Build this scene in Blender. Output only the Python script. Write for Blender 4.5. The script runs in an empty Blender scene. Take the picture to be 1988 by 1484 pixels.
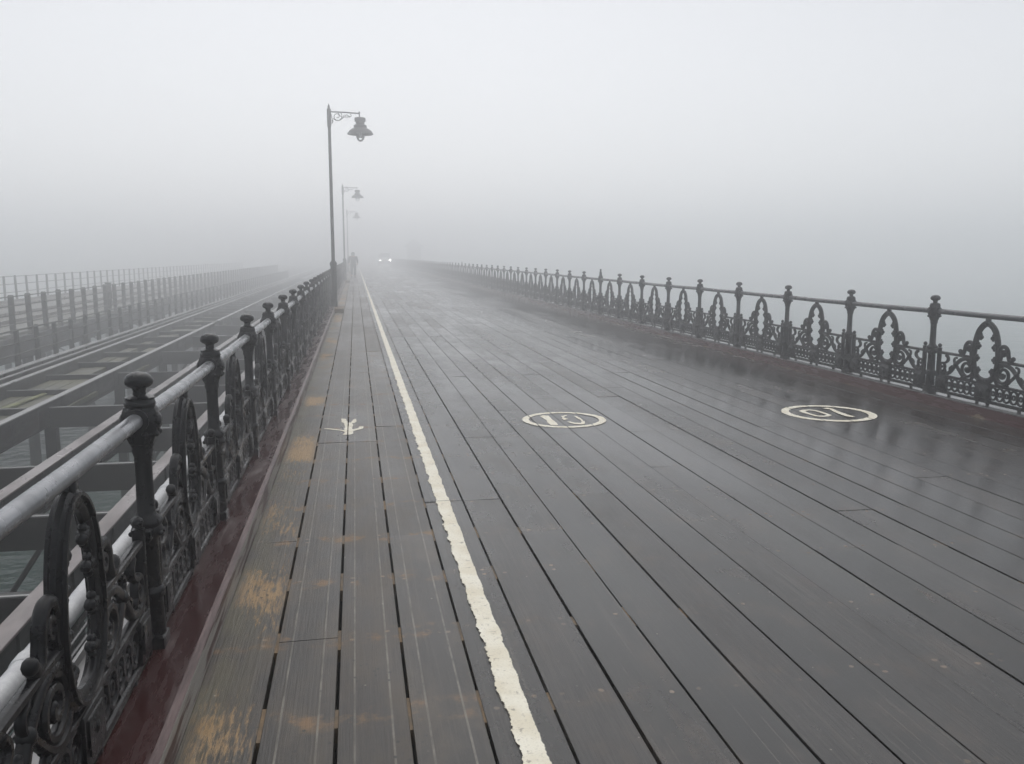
import bpy, bmesh, math, random
from mathutils import Vector, Matrix
from mathutils.geometry import tessellate_polygon
R = math.radians
random.seed(7)
sc = bpy.context.scene
C = sc.collection

# ------------------------------------------------------------------ camera
cam = bpy.data.cameras.new("camera")
cam.sensor_fit = 'HORIZONTAL'; cam.sensor_width = 36.0; cam.lens = 1680.0/1988.0*36.0
cam.clip_start = 0.05; cam.clip_end = 3000
camo = bpy.data.objects.new("camera", cam); C.objects.link(camo)
camo.location = (0, 0, 1.6)
camo.rotation_euler = (R(90-8.297), 0, R(-10.184))
sc.camera = camo

# ------------------------------------------------------------------ world: thick even overcast
w = bpy.data.worlds.new("World"); sc.world = w; w.use_nodes = True
nt = w.node_tree; nt.nodes.clear()
def wn(t): return nt.nodes.new(t)
out = wn('ShaderNodeOutputWorld'); add = wn('ShaderNodeAddShader')
b1 = wn('ShaderNodeBackground'); b2 = wn('ShaderNodeBackground')
sky = wn('ShaderNodeTexSky'); sky.sky_type = 'NISHITA'; sky.sun_disc = False
sky.sun_elevation = R(57); sky.sun_rotation = R(3); sky.dust_density = 5; sky.air_density = 1.0
hs = wn('ShaderNodeHueSaturation'); hs.inputs['Saturation'].default_value = 0.25
nt.links.new(sky.outputs[0], hs.inputs['Color']); nt.links.new(hs.outputs[0], b1.inputs[0])
b1.inputs[1].default_value = 0.05
tc = wn('ShaderNodeTexCoord'); sx = wn('ShaderNodeSeparateXYZ'); ra = wn('ShaderNodeValToRGB')
nt.links.new(tc.outputs['Generated'], sx.inputs[0]); nt.links.new(sx.outputs['Z'], ra.inputs[0])
cr = ra.color_ramp
cr.elements[0].position = 0.0; cr.elements[0].color = (0.76, 0.775, 0.79, 1)
cr.elements[1].position = 1.0; cr.elements[1].color = (0.85, 0.87, 0.90, 1)
e = cr.elements.new(0.35); e.color = (0.375, 0.392, 0.428, 1)
nt.links.new(ra.outputs[0], b2.inputs[0]); b2.inputs[1].default_value = 1.0
nt.links.new(b1.outputs[0], add.inputs[0]); nt.links.new(b2.outputs[0], add.inputs[1])
nt.links.new(add.outputs[0], out.inputs[0])

sun = bpy.data.lights.new("sun", 'SUN'); sun.energy = 0.5; sun.angle = R(80); sun.color = (1, 0.975, 0.94)
suno = bpy.data.objects.new("sun", sun); C.objects.link(suno)
suno.rotation_euler = (R(-35), 0, R(-3))

sc.view_settings.view_transform = 'Standard'; sc.view_settings.look = 'None'
sc.view_settings.exposure = 0.0; sc.view_settings.gamma = 1.0
sc.cycles.volume_bounces = 6; sc.cycles.max_bounces = 10
sc.cycles.use_denoising = True; sc.cycles.denoising_prefilter = 'ACCURATE'
HAZE = 0.0203

# ------------------------------------------------------------------ material helpers
class M:
    def __init__(s, name, rough=0.5, metal=0.0, base=(0.1, 0.1, 0.1), spec=0.5):
        s.m = bpy.data.materials.new(name); s.m.use_nodes = True
        s.t = s.m.node_tree; s.b = s.t.nodes['Principled BSDF']
        s.b.inputs['Base Color'].default_value = (*base, 1); s.b.inputs['Roughness'].default_value = rough
        s.b.inputs['Metallic'].default_value = metal; s.b.inputs['Specular IOR Level'].default_value = spec
        s.tc = None
    def n(s, t, **k):
        x = s.t.nodes.new(t)
        for a, v in k.items(): setattr(x, a, v)
        return x
    def l(s, a, b): s.t.links.new(a, b)
    def co(s, scale=(1, 1, 1), kind='Object'):
        if s.tc is None: s.tc = s.n('ShaderNodeTexCoord')
        mp = s.n('ShaderNodeMapping'); mp.inputs['Scale'].default_value = scale
        s.l(s.tc.outputs[kind], mp.inputs[0]); return mp.outputs[0]
    def noise(s, scale=(1, 1, 1), sc_=1.0, det=4.0, rough=0.55, kind='Object'):
        x = s.n('ShaderNodeTexNoise'); x.inputs['Scale'].default_value = sc_
        x.inputs['Detail'].default_value = det; x.inputs['Roughness'].default_value = rough
        s.l(s.co(scale, kind), x.inputs['Vector']); return x.outputs['Fac']
    def math(s, op, a, b=0.0, c=None, clamp=False):
        x = s.n('ShaderNodeMath', operation=op); x.use_clamp = clamp
        for i, v in enumerate((a, b) if c is None else (a, b, c)):
            if isinstance(v, (int, float)): x.inputs[i].default_value = v
            else: s.l(v, x.inputs[i])
        return x.outputs[0]
    def ramp(s, f, p0, p1, v0=0.0, v1=1.0):
        x = s.n('ShaderNodeMapRange', interpolation_type='SMOOTHSTEP')
        for k, v in (('From Min', p0), ('From Max', p1), ('To Min', v0), ('To Max', v1)): x.inputs[k].default_value = v
        s.l(f, x.inputs['Value']); return x.outputs[0]
    def mix(s, f, a, b):
        x = s.n('ShaderNodeMix', data_type='RGBA')
        if isinstance(f, (int, float)): x.inputs[0].default_value = f
        else: s.l(f, x.inputs[0])
        for i, v in ((6, a), (7, b)):
            if isinstance(v, tuple): x.inputs[i].default_value = (*v, 1)
            else: s.l(v, x.inputs[i])
        return x.outputs[2]
    def color(s, v): s.l(v, s.b.inputs['Base Color'])
    def rough(s, v): s.l(v, s.b.inputs['Roughness'])
    def bump(s, h, st=0.3, d=0.01):
        x = s.n('ShaderNodeBump'); x.inputs['Strength'].default_value = st; x.inputs['Distance'].default_value = d
        s.l(h, x.inputs['Height']); s.l(x.outputs[0], s.b.inputs['Normal'])
    def alpha(s, v): s.l(v, s.b.inputs['Alpha'])

PW, PX0 = 0.255, -0.36          # board pitch and one gap line
JP, JY0 = 0.657, 2.89           # joist pitch
def make_deck_mat():
    d = M('wet_planks', 0.3, spec=0.48)
    at = d.n('ShaderNodeAttribute', attribute_name='board'); sp = d.n('ShaderNodeSeparateColor'); d.l(at.outputs['Color'], sp.inputs[0])
    rnd, grv, wlk = sp.outputs[0], sp.outputs[1], sp.outputs[2]
    pos = d.n('ShaderNodeSeparateXYZ'); d.l(d.co(), pos.inputs[0]); X, Y = pos.outputs[0], pos.outputs[1]
    grain = d.ramp(d.noise((30, 1.0, 1), 2.0, 7, 0.7), 0.32, 0.68); fine = d.noise((190, 5, 1), 1.0, 4, 0.65)
    big = d.noise((1.6, 0.5, 1), 0.9, 5, 0.6); mid = d.noise((3, 1.2, 1), 1.6, 6, 0.6)
    col = d.mix(grain, (0.0042, 0.0039, 0.0034), (0.020, 0.0178, 0.0146))
    col = d.mix(d.math('MULTIPLY', rnd, 0.55), col, (0.024, 0.020, 0.0185))
    col = d.mix(d.ramp(big, 0.45, 0.7, 0, 0.45), col, (0.020, 0.016, 0.0145))
    col = d.mix(d.ramp(fine, 0.44, 0.60, 0, 0.75), col, (0.005, 0.005, 0.005))
    tone = d.n('ShaderNodeHueSaturation'); d.l(col, tone.inputs['Color']); d.l(d.math('ADD', 0.55, d.math('MULTIPLY', rnd, 1.15)), tone.inputs['Value']); col = tone.outputs[0]
    streak = d.noise((70, 0.7, 1), 1.0, 5, 0.6); col = d.mix(d.ramp(streak, 0.53, 0.68, 0, 0.65), col, (0.062, 0.054, 0.045))
    blot = d.noise((5, 2.2, 1), 1.0, 7, 0.68); col = d.mix(d.ramp(blot, 0.52, 0.66, 0, 0.6), col, (0.050, 0.037, 0.028)); col = d.mix(d.ramp(blot, 0.46, 0.36, 0, 0.5), col, (0.006, 0.006, 0.0065))
    # brownish grime over the walkway and by the right kerb
    wy = d.math('MULTIPLY', wlk, d.ramp(mid, 0.40, 0.66, 0.2, 0.9))
    col = d.mix(wy, col, (0.058, 0.045, 0.031))
    # joist-line dirt
    jf = d.math('FRACT', d.math('ADD', d.math('DIVIDE', d.math('SUBTRACT', Y, JY0), JP), 0.5 + 20.0))
    jd = d.math('ABSOLUTE', d.math('SUBTRACT', jf, 0.5))
    jm = d.ramp(jd, 0.05, 0.16, 1, 0)
    n5 = d.noise((5, 5, 1), 1.3, 6, 0.65)
    jdirt = d.math('MULTIPLY', d.math('MULTIPLY', jm, d.ramp(n5, 0.50, 0.66)), d.math('ADD', d.math('MULTIPLY', wlk, 0.75), 0.12))
    col = d.mix(jdirt, col, (0.20, 0.122, 0.060))
    # sand caught along the left kerb, moss tint, sand by the right kerb
    kl = d.ramp(X, -0.60, -0.33, 1, 0)
    n6 = d.noise((7, 2.2, 1), 1.6, 8, 0.7)
    moss = d.math('MULTIPLY', kl, d.ramp(d.noise((4, 1.1, 1), 1.5, 5, 0.6), 0.35, 0.6, 0, 0.8))
    col = d.mix(moss, col, (0.075, 0.066, 0.034))
    sand = d.math('MULTIPLY', d.ramp(d.math('ABSOLUTE', d.math('SUBTRACT', X, -0.475)), 0.06, 0.15, 1, 0), d.ramp(d.math('ADD', d.math('MULTIPLY', d.noise((44, 6, 1), 1.3, 8, 0.78), 0.5), d.math('MULTIPLY', d.noise((1.2, 0.95, 1), 1.0, 2, 0.5), 0.6)), 0.55, 0.63))
    col = d.mix(d.math('MULTIPLY', sand, 0.9), col, (0.33, 0.215, 0.105))
    kr = d.math('MULTIPLY', d.ramp(X, 5.55, 6.06, 0, 1), d.ramp(n6, 0.48, 0.66, 0, 0.6))
    col = d.mix(kr, col, (0.085, 0.070, 0.050))
    # pale anti-slip inlays
    pf = d.math('FRACT', d.math('ADD', d.math('DIVIDE', d.math('SUBTRACT', X, PX0), PW), 20.0))
    iv = d.math('ABSOLUTE', d.math('SUBTRACT', d.math('ABSOLUTE', d.math('SUBTRACT', pf, 0.5)), 0.255))
    inl = d.math('MULTIPLY', d.ramp(iv, 0.011, 0.019, 1, 0), grv)
    col = d.mix(d.math('MULTIPLY', inl, d.ramp(n5, 0.3, 0.7, 0.15, 0.9)), col, (0.18, 0.165, 0.135))
    # bolt heads with a pale crust, two rows beside each joist centre
    bx = d.math('MULTIPLY', d.math('SUBTRACT', d.math('ABSOLUTE', d.math('SUBTRACT', pf, 0.5)), 0.29), PW)
    by = d.math('MULTIPLY', d.math('SUBTRACT', jd, 0.045), JP)
    bd = d.math('SQRT', d.math('ADD', d.math('MULTIPLY', bx, bx), d.math('MULTIPLY', by, by)))
    cell = d.n('ShaderNodeTexWhiteNoise', noise_dimensions='3D')
    cv = d.n('ShaderNodeCombineXYZ')
    d.l(d.math('FLOOR', d.math('DIVIDE', d.math('SUBTRACT', X, PX0), PW*0.5)), cv.inputs[0])
    d.l(d.math('FLOOR', d.math('DIVIDE', d.math('SUBTRACT', Y, JY0), JP*0.5)), cv.inputs[1])
    d.l(cv.outputs[0], cell.inputs['Vector'])
    n9 = d.noise((40, 40, 1), 1.0, 2, 0.5)
    bolt = d.math('MULTIPLY', d.ramp(d.math('ADD', bd, d.math('MULTIPLY', d.math('SUBTRACT', n9, 0.5), 0.016)), 0.007, 0.014, 1, 0), d.math('MULTIPLY', d.ramp(cell.outputs['Value'], 0.42, 0.92, 0, 0.9), d.ramp(d.noise((1.5, 0.8, 1), 1.0, 3), 0.32, 0.52)))
    bcol = d.mix(d.noise((6, 6, 1), 1.0, 2), (0.18, 0.165, 0.14), (0.23, 0.135, 0.06))
    col = d.mix(bolt, col, bcol)
    # grit: dark and light specks
    v = d.n('ShaderNodeTexVoronoi', feature='F1'); v.inputs['Scale'].default_value = 21; d.l(d.co((1, 0.8, 1)), v.inputs['Vector'])
    spk = d.math('MULTIPLY', d.ramp(v.outputs['Distance'], 0.10, 0.17, 1, 0), d.ramp(d.noise((2, 2, 1), 1.2, 4), 0.42, 0.58))
    col = d.mix(d.math('MULTIPLY', spk, 0.85), col, (0.012, 0.012, 0.012))
    v2 = d.n('ShaderNodeTexVoronoi', feature='F1'); v2.inputs['Scale'].default_value = 13; d.l(d.co(), v2.inputs['Vector'])
    col = d.mix(d.math('MULTIPLY', d.ramp(v2.outputs['Distance'], 0.035, 0.07, 0.7, 0), d.ramp(n5, 0.5, 0.6)), col, (0.36, 0.33, 0.27))
    d.color(col)
    wet = d.math('ADD', d.noise((0.9, 0.22, 1), 1.0, 4, 0.55), d.ramp(X, 1.0, 5.0, -0.06, 0.10))
    wetm = d.ramp(wet, 0.34, 0.70)
    rg = d.math('SUBTRACT', 0.31, d.math('MULTIPLY', wetm, 0.18))
    rg = d.math('ADD', rg, d.math('MULTIPLY', d.math('ADD', d.math('SUBTRACT', mid, 0.5), d.math('MULTIPLY', d.math('SUBTRACT', blot, 0.5), 1.0)), 0.20))
    rg = d.math('ADD', rg, d.math('MULTIPLY', d.math('SUBTRACT', rnd, 0.5), 0.13))
    rg = d.math('ADD', rg, d.math('MULTIPLY', wlk, 0.14))
    dry = d.math('ADD', d.math('MULTIPLY', d.math('ADD', sand, kr), 0.25), d.math('MULTIPLY', jdirt, 0.2))
    d.rough(d.math('ADD', rg, dry, clamp=True))
    h = d.math('ADD', d.math('MULTIPLY', grain, 0.5), d.math('ADD', d.math('MULTIPLY', fine, 0.6), d.math('ADD', d.math('MULTIPLY', inl, 0.4), d.math('MULTIPLY', mid, 0.5))))
    d.bump(d.math('MULTIPLY', h, d.math('SUBTRACT', 1.0, d.math('MULTIPLY', wetm, 0.65))), 0.45, 0.005)
    return d.m

def speckled(name, a, b, rough=0.4, metal=0.0, scale=12.0, spec=0.5, bump=0.15, stretch=(1, 1, 1), rvar=0.2):
    d = M(name, rough, metal, a, spec)
    n1 = d.noise(stretch, scale, 6, 0.6); n2 = d.noise(stretch, scale*0.22, 4, 0.55)
    d.color(d.mix(d.ramp(d.math('ADD', d.math('MULTIPLY', n1, 0.5), d.math('MULTIPLY', n2, 0.5)), 0.38, 0.62), a, b))
    d.rough(d.ramp(n2, 0.3, 0.7, rough-rvar/2, rough+rvar/2)); d.bump(n1, bump, 0.004)
    return d.m
_i = M('black_cast_iron', 0.22, spec=0.26); _n1 = _i.noise((1, 1, 1), 24, 6, .65); _n2 = _i.noise((1, 1, 1), 7, 6, .7)
_c = _i.mix(_n1, (0.0025, 0.0025, 0.0035), (0.006, 0.006, 0.0075)); _i.color(_i.mix(_i.ramp(_n2, .62, .72, 0, .8), _c, (0.030, 0.017, 0.011)))
_i.rough(_i.ramp(_n2, .35, .7, .17, .5)); _i.bump(_n1, .3, .004); iron = _i.m
lampm = speckled('dark_lamp_paint', (0.008, 0.008, 0.009), (0.015, 0.015, 0.016), 0.45, 0, 14, 0.25, 0.1)
railrm = speckled('shaded_steel_tube', (0.05, 0.05, 0.054), (0.035, 0.035, 0.038), 0.32, 0.2, 22, 0.5, 0.12)  # right handrail: same tube as the left, its shaded side put into the colour
railm = speckled('skylit_steel_tube', (0.24, 0.245, 0.26), (0.17, 0.175, 0.185), 0.30, 0.55, 30, 0.6, 0.06)  # left handrail: same tube, sky brightness on its top put into the colour
pipem = speckled('pale_pipe_lagging', (0.42, 0.42, 0.43), (0.55, 0.55, 0.55), 0.45, 0, 26, 0.5, 0.4)
cablem = speckled('black_cable', (0.012, 0.012, 0.013), (0.02, 0.02, 0.021), 0.22, 0, 20, 0.6, 0.02)
def rusty(name, a, b, c, rough=0.5):
    d = M(name, rough, spec=0.3); n1 = d.noise((1, .35, 1), 6, 7, .65); n2 = d.noise((1, .5, 2), 2.2, 6, .7)
    col = d.mix(n1, a, b); col = d.mix(d.ramp(n2, .52, .68, 0, .85), col, c)
    d.color(col); d.rough(d.ramp(n2, .3, .7, rough-.15, rough+.2)); d.bump(n1, .35, .006); return d.m
steelm_old = speckled('wet_dark_girder', (0.016, 0.014, 0.014), (0.032, 0.027, 0.026), 0.5, 0, 7, 0.3, 0.3, (1, 0.3, 1), 0.25)
steelm = rusty('rusted_dark_girder', (.008, .007, .007), (.018, .015, .0145), (.036, .018, .011))
beamm = speckled('wet_dark_timber', (0.007, 0.0065, 0.006), (0.018, 0.016, 0.013), 0.5, 0, 9, 0.2, 0.4, (0.4, 1, 1))
boardm = speckled('algae_boards', (0.040, 0.038, 0.024), (0.085, 0.080, 0.035), 0.55, 0, 4, 0.4, 0.4, (0.5, 2, 1))
algaem = speckled('yellow_green_algae', (0.16, 0.17, 0.04), (0.09, 0.09, 0.035), 0.6, 0, 9, 0.4, 0.5)
fencem = speckled('weathered_fence_timber', (0.030, 0.028, 0.025), (0.05, 0.047, 0.042), 0.6, 0, 9, 0.4, 0.3)
deck2m = speckled('railway_deck_boards', (0.085, 0.085, 0.07), (0.13, 0.125, 0.10), 0.55, 0, 3, 0.5, 0.3, (3, 0.4, 1))
trackm = speckled('track_steel', (0.10, 0.085, 0.075), (0.17, 0.15, 0.14), 0.35, 0.5, 12)
dirtm = speckled('packed_dirt', (0.09, 0.07, 0.048), (0.19, 0.13, 0.075), 0.75, 0, 18, 0.3, 0.5)
joistm = speckled('dark_joist', (0.006, 0.006, 0.006), (0.012, 0.011, 0.010), 0.7, 0, 8)
darkm = speckled('dark_coat_cloth', (0.014, 0.015, 0.018), (0.024, 0.025, 0.03), 0.8, 0, 40)
jeanm = speckled('dark_trousers', (0.02, 0.022, 0.03), (0.03, 0.032, 0.04), 0.8, 0, 40)
skinm = speckled('skin', (0.42, 0.25, 0.18), (0.46, 0.28, 0.2), 0.5, 0, 30)
hairm = speckled('dark_hair', (0.02, 0.014, 0.01), (0.03, 0.02, 0.014), 0.6, 0, 60)
shoem = speckled('dark_shoes', (0.012, 0.011, 0.01), (0.02, 0.02, 0.02), 0.5, 0, 40)
vanm = speckled('white_van_paint', (0.62, 0.63, 0.64), (0.66, 0.66, 0.66), 0.3, 0, 2, 0.5, 0.0)
tyrem = speckled('tyre_rubber', (0.012, 0.012, 0.012), (0.02, 0.02, 0.02), 0.75, 0, 20)
rimm = speckled('wheel_metal', (0.4, 0.4, 0.41), (0.45, 0.45, 0.46), 0.35, 0.8, 20)
glassd = M('dark_glass', 0.06, 0, (0.015, 0.018, 0.02)).m
shelm = speckled('shelter_paint', (0.10, 0.12, 0.11), (0.14, 0.15, 0.14), 0.5, 0, 5)
roofm = speckled('shelter_roof', (0.06, 0.065, 0.07), (0.09, 0.09, 0.095), 0.5, 0, 8)
_g = M('lamp_glass', 0.12, 0, (0.9, 0.92, 0.92)); _g.b.inputs['Transmission Weight'].default_value = 1.0; _g.b.inputs['IOR'].default_value = 1.22; glassm = _g.m
_h = M('headlight_glow', 0.3, 0, (0.9, 0.9, 0.9)); _h.b.inputs['Emission Color'].default_value = (1, 0.98, 0.94, 1); _h.b.inputs['Emission Strength'].default_value = 70.0; headm = _h.m
deckm = make_deck_mat()

def make_kerb_mat(name, ragged):
    d = M(name, 0.3); d.b.inputs['Specular IOR Level'].default_value = 0.5
    n1 = d.noise((12, 1.6, 14), 1.4, 7, 0.65); n2 = d.noise((3, 0.7, 3), 1.0, 5, 0.6); n3 = d.noise((50, 12, 50), 1, 3)
    col = d.mix(n2, (0.022, 0.0065, 0.0065), (0.050, 0.013, 0.012))
    col = d.mix(d.ramp(n1, 0.61, 0.68, 0, 0.75), col, (0.11, 0.08, 0.075))
    col = d.mix(d.ramp(n2, 0.58, 0.72, 0, 0.6), col, (0.010, 0.009, 0.009))
    g = d.n('ShaderNodeNewGeometry'); s2 = d.n('ShaderNodeSeparateXYZ'); d.l(g.outputs['Normal'], s2.inputs[0])
    ps = d.n('ShaderNodeSeparateXYZ'); d.l(d.co(), ps.inputs[0])
    if ragged: col = d.mix(n2, (0.048, 0.014, 0.014), (0.095, 0.028, 0.027))
    if ragged:   # paint lost and sand caught along the bottom edge
        lost = d.ramp(d.math('SUBTRACT', d.math('ADD', ps.outputs[2], 0.0), d.math('MULTIPLY', d.ramp(d.noise((1, 1.1, 1), 1.0, 6, 0.65), 0.52, 0.78), 0.075)), -0.006, 0.004, 1, 0)
        col = d.mix(d.math('MULTIPLY', lost, 0.9), col, (0.22, 0.17, 0.11))
        d.b.inputs['Roughness'].default_value = 0.4
    d.color(col); d.rough(d.ramp(n1, 0.4, 0.7, 0.16, 0.5)); d.bump(d.math('ADD', n3, n1), 0.2, 0.004)
    return d.m
kerbm = make_kerb_mat('worn_maroon_paint', False); kerbrm = make_kerb_mat('ragged_maroon_paint', True)
_k = M('worn_kerb_edge', 0.45)
_kn = _k.noise((20, 1.2, 20), 1.2, 6, 0.65)
_k.color(_k.mix(_k.ramp(_kn, 0.47, 0.56), (0.23, 0.215, 0.195), (0.05, 0.022, 0.02))); _k.bump(_kn, 0.3, 0.003); kedgem = _k.m
_k = M('pink_worn_edge', 0.4); _kn = _k.noise((20, 2, 20), 1.2, 6, 0.65)
_k.color(_k.mix(_k.ramp(_kn, 0.4, 0.62), (0.14, 0.09, 0.085), (0.06, 0.032, 0.03))); pinkm = _k.m
ledgem = speckled('mossy_dark_ledge', (0.012, 0.014, 0.010), (0.03, 0.036, 0.02), 0.4, 0, 14)
slabm = speckled('wet_grey_ledge', (0.035, 0.035, 0.037), (0.07, 0.07, 0.072), 0.22, 0, 11, 0.5, 0.2, (1, 0.2, 1), 0.2)
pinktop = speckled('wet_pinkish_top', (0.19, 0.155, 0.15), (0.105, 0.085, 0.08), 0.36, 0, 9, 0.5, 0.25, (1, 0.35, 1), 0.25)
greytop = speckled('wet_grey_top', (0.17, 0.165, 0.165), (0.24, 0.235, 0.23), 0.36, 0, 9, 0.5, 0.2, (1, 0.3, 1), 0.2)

def make_paint(name, line_w=None):
    d = M(name, 0.45)
    n1 = d.noise((28, 28, 1), 1.0, 6, 0.7); n2 = d.noise((6, 6, 1), 1.0, 4); n3 = d.noise((95, 95, 1), 1.0, 3)
    col = d.mix(d.ramp(n2, 0.35, 0.65), (0.66, 0.60, 0.46), (0.76, 0.72, 0.60))
    col = d.mix(d.ramp(n1, 0.57, 0.68, 0, 0.8), col, (0.20, 0.17, 0.13)); col = d.mix(d.ramp(n3, 0.56, 0.7, 0, 0.4), col, (0.30, 0.26, 0.2))
    d.color(col); d.bump(d.math('ADD', n1, n3), 0.6, 0.004)
    if line_w:
        ps = d.n('ShaderNodeSeparateXYZ'); d.l(d.co(), ps.inputs[0])
        ax = d.math('ABSOLUTE', ps.outputs[0])
        nl = d.noise((6, 7, 1), 1.0, 5, 0.6); nh = d.noise((45, 45, 1), 1.0, 5, 0.75)
        amp = d.ramp(ps.outputs[0], -0.01, 0.01, 1.0, 0.55)
        dev = d.math('ADD', d.math('MULTIPLY', d.math('SUBTRACT', nl, 0.55), 0.065), d.math('MULTIPLY', d.math('SUBTRACT', nh, 0.5), 0.030))
        thr = d.math('ADD', line_w/2, d.math('MULTIPLY', dev, amp))
        edge = d.ramp(d.math('SUBTRACT', ax, thr), -0.0008, 0.0008, 1, 0)
        hol = d.math('MULTIPLY', d.ramp(n1, 0.71, 0.72, 1, 0), 1.0)
        d.alpha(d.math('MULTIPLY', edge, hol))
    else:
        nn = d.noise((13, 13, 1), 1.7, 7, 0.7)
        d.alpha(d.ramp(nn, 0.655, 0.66, 1, 0))
    return d.m
linem = make_paint('cream_line_paint', 0.090); markm = make_paint('cream_mark_paint')

# ------------------------------------------------------------------ mesh helpers
def catmull(pts, sub=4):
    if len(pts) < 3: return [Vector(p) for p in pts]
    P = [Vector(p) for p in pts]; o = []
    for i in range(len(P)-1):
        a = P[i-1] if i else P[0]*2-P[1]; b, c = P[i], P[i+1]; d = P[i+2] if i+2 < len(P) else P[-1]*2-P[-2]
        for k in range(sub):
            t = k/sub
            o.append(0.5*((2*b)+(c-a)*t+(2*a-5*b+4*c-d)*t*t+(3*b-a-3*c+d)*t**3))
    o.append(P[-1]); return o

class MB:
    def __init__(s): s.bm = bmesh.new()
    def loft(s, rings, close=True, cap=True):
        vs = [[s.bm.verts.new(p) for p in r] for r in rings]; n = len(vs[0])
        for a, b in zip(vs, vs[1:]):
            for i in range(n if close else n-1):
                j = (i+1) % n
                try: s.bm.faces.new((a[i], a[j], b[j], b[i]))
                except ValueError: pass
        if cap:
            for r in (vs[0][::-1], vs[-1]):
                try: s.bm.faces.new(r)
                except ValueError: pass
        return s
    def box(s, x0, x1, y0, y1, z0, z1, bev=0.0):
        if not bev:
            r = [[(x0, y0, z), (x1, y0, z), (x1, y1, z), (x0, y1, z)] for z in (z0, z1)]
            return s.loft(r)
        b = bev; rr = []
        for z, i in ((z0, b), (z0+b, 0), (z1-b, 0), (z1, b)):
            rr.append([(x0+i, y0+i, z), (x1-i, y0+i, z), (x1-i, y1-i, z), (x0+i, y1-i, z)])
        return s.loft(rr)
    def tube(s, pts, r, n=10, cap=True):
        P = [Vector(p) for p in pts]; rings = []; up = None
        for i, p in enumerate(P):
            t = (P[min(i+1, len(P)-1)]-P[max(i-1, 0)]).normalized()
            if up is None: up = Vector((0, 0, 1)) if abs(t.z) < 0.9 else Vector((1, 0, 0))
            a = t.cross(up).normalized(); b = a.cross(t).normalized(); up = b
            rad = r[i] if isinstance(r, (list, tuple)) else r
            rings.append([p+(a*math.cos(2*math.pi*k/n)+b*math.sin(2*math.pi*k/n))*rad for k in range(n)])
        return s.loft(rings, True, cap)
    def lathe(s, prof, n=16, c=(0, 0, 0), axis='Z', rot=0.0, cap=True):
        rings = []
        for r, z in prof:
            ring = []
            for k in range(n):
                a = 2*math.pi*k/n+rot; x, y = r*math.cos(a), r*math.sin(a)
                ring.append((c[0]+x, c[1]+y, c[2]+z) if axis == 'Z' else ((c[0]+x, c[1]+z, c[2]+y) if axis == 'Y' else (c[0]+z, c[1]+x, c[2]+y)))
            rings.append(ring)
        return s.loft(rings, True, cap)
    def stroke(s, pts, wd, dp, closed=False, sub=4, smooth=True):
        """band swept in the plane along Y (pts are (y, z)), wd wide, dp thick in X"""
        P = [Vector((p[0], p[1])) for p in (catmull([(a, b, 0) for a, b in pts], sub) if smooth else [Vector((a, b, 0)) for a, b in pts])]
        n = len(P); rings = []
        for i, p in enumerate(P):
            if closed: t = P[(i+1) % (n-1)]-P[(i-1) % (n-1)]
            else: t = P[min(i+1, n-1)]-P[max(i-1, 0)]
            if t.length < 1e-9: t = Vector((1, 0))
            t.normalize(); nn = Vector((-t.y, t.x)); h, q = wd/2, dp/2
            sec = ((h, q*.45), (h*.55, q), (-h*.55, q), (-h, q*.45), (-h, -q*.45), (-h*.55, -q), (h*.55, -q), (h, -q*.45))
            rings.append([(b, p.x+nn.x*a, p.y+nn.y*a) for a, b in sec])
        return s.loft(rings, True, not closed)
    def ball(s, c, r, n=8, sq=(1, 1, 1)):
        m = Matrix.Translation(c) @ Matrix.Diagonal((r*sq[0], r*sq[1], r*sq[2], 1))
        bmesh.ops.create_icosphere(s.bm, subdivisions=2, radius=1.0, matrix=m); return s
    def mesh(s, name, mat, smooth=40):
        bmesh.ops.recalc_face_normals(s.bm, faces=s.bm.faces[:])
        if smooth:
            for f in s.bm.faces: f.smooth = True
            lim = R(smooth)
            for ed in s.bm.edges: ed.smooth = len(ed.link_faces) == 2 and ed.calc_face_angle(0) < lim
        me = bpy.data.meshes.new(name); s.bm.to_mesh(me); s.bm.free()
        for m in (mat if isinstance(mat, list) else [mat]): me.materials.append(m)
        return me
    def obj(s, name, mat, parent=None, loc=(0, 0, 0), smooth=40):
        return link(name, s.mesh(name, mat, smooth), parent, loc)
def link(name, me, parent=None, loc=(0, 0, 0)):
    o = bpy.data.objects.new(name, me); C.objects.link(o); o.location = loc
    if parent is not None: o.parent = parent
    return o
def tag(o, label=None, cat=None, group=None, kind=None):
    for k, v in (('label', label), ('category', cat), ('group', group), ('kind', kind)):
        if v: o[k] = v
    return o
def thing(name, label, cat, loc=(0, 0, 0), group=None, rz=0.0):
    o = link(name, None, None, loc); o.rotation_euler = (0, 0, rz); return tag(o, label, cat, group)
def copy_tree(o, parent=None):
    c = o.copy(); C.objects.link(c); c.parent = parent
    for ch in list(o.children): copy_tree(ch, c)
    return c

YN, YF = -5.0, 205.0            # how far the pier runs
XL, XR = -0.61, 6.075           # inner feet of the kerbs
XRL, XRR = -0.80, 6.20          # railing lines
ZK = 0.12                       # top of the kerbs

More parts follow.
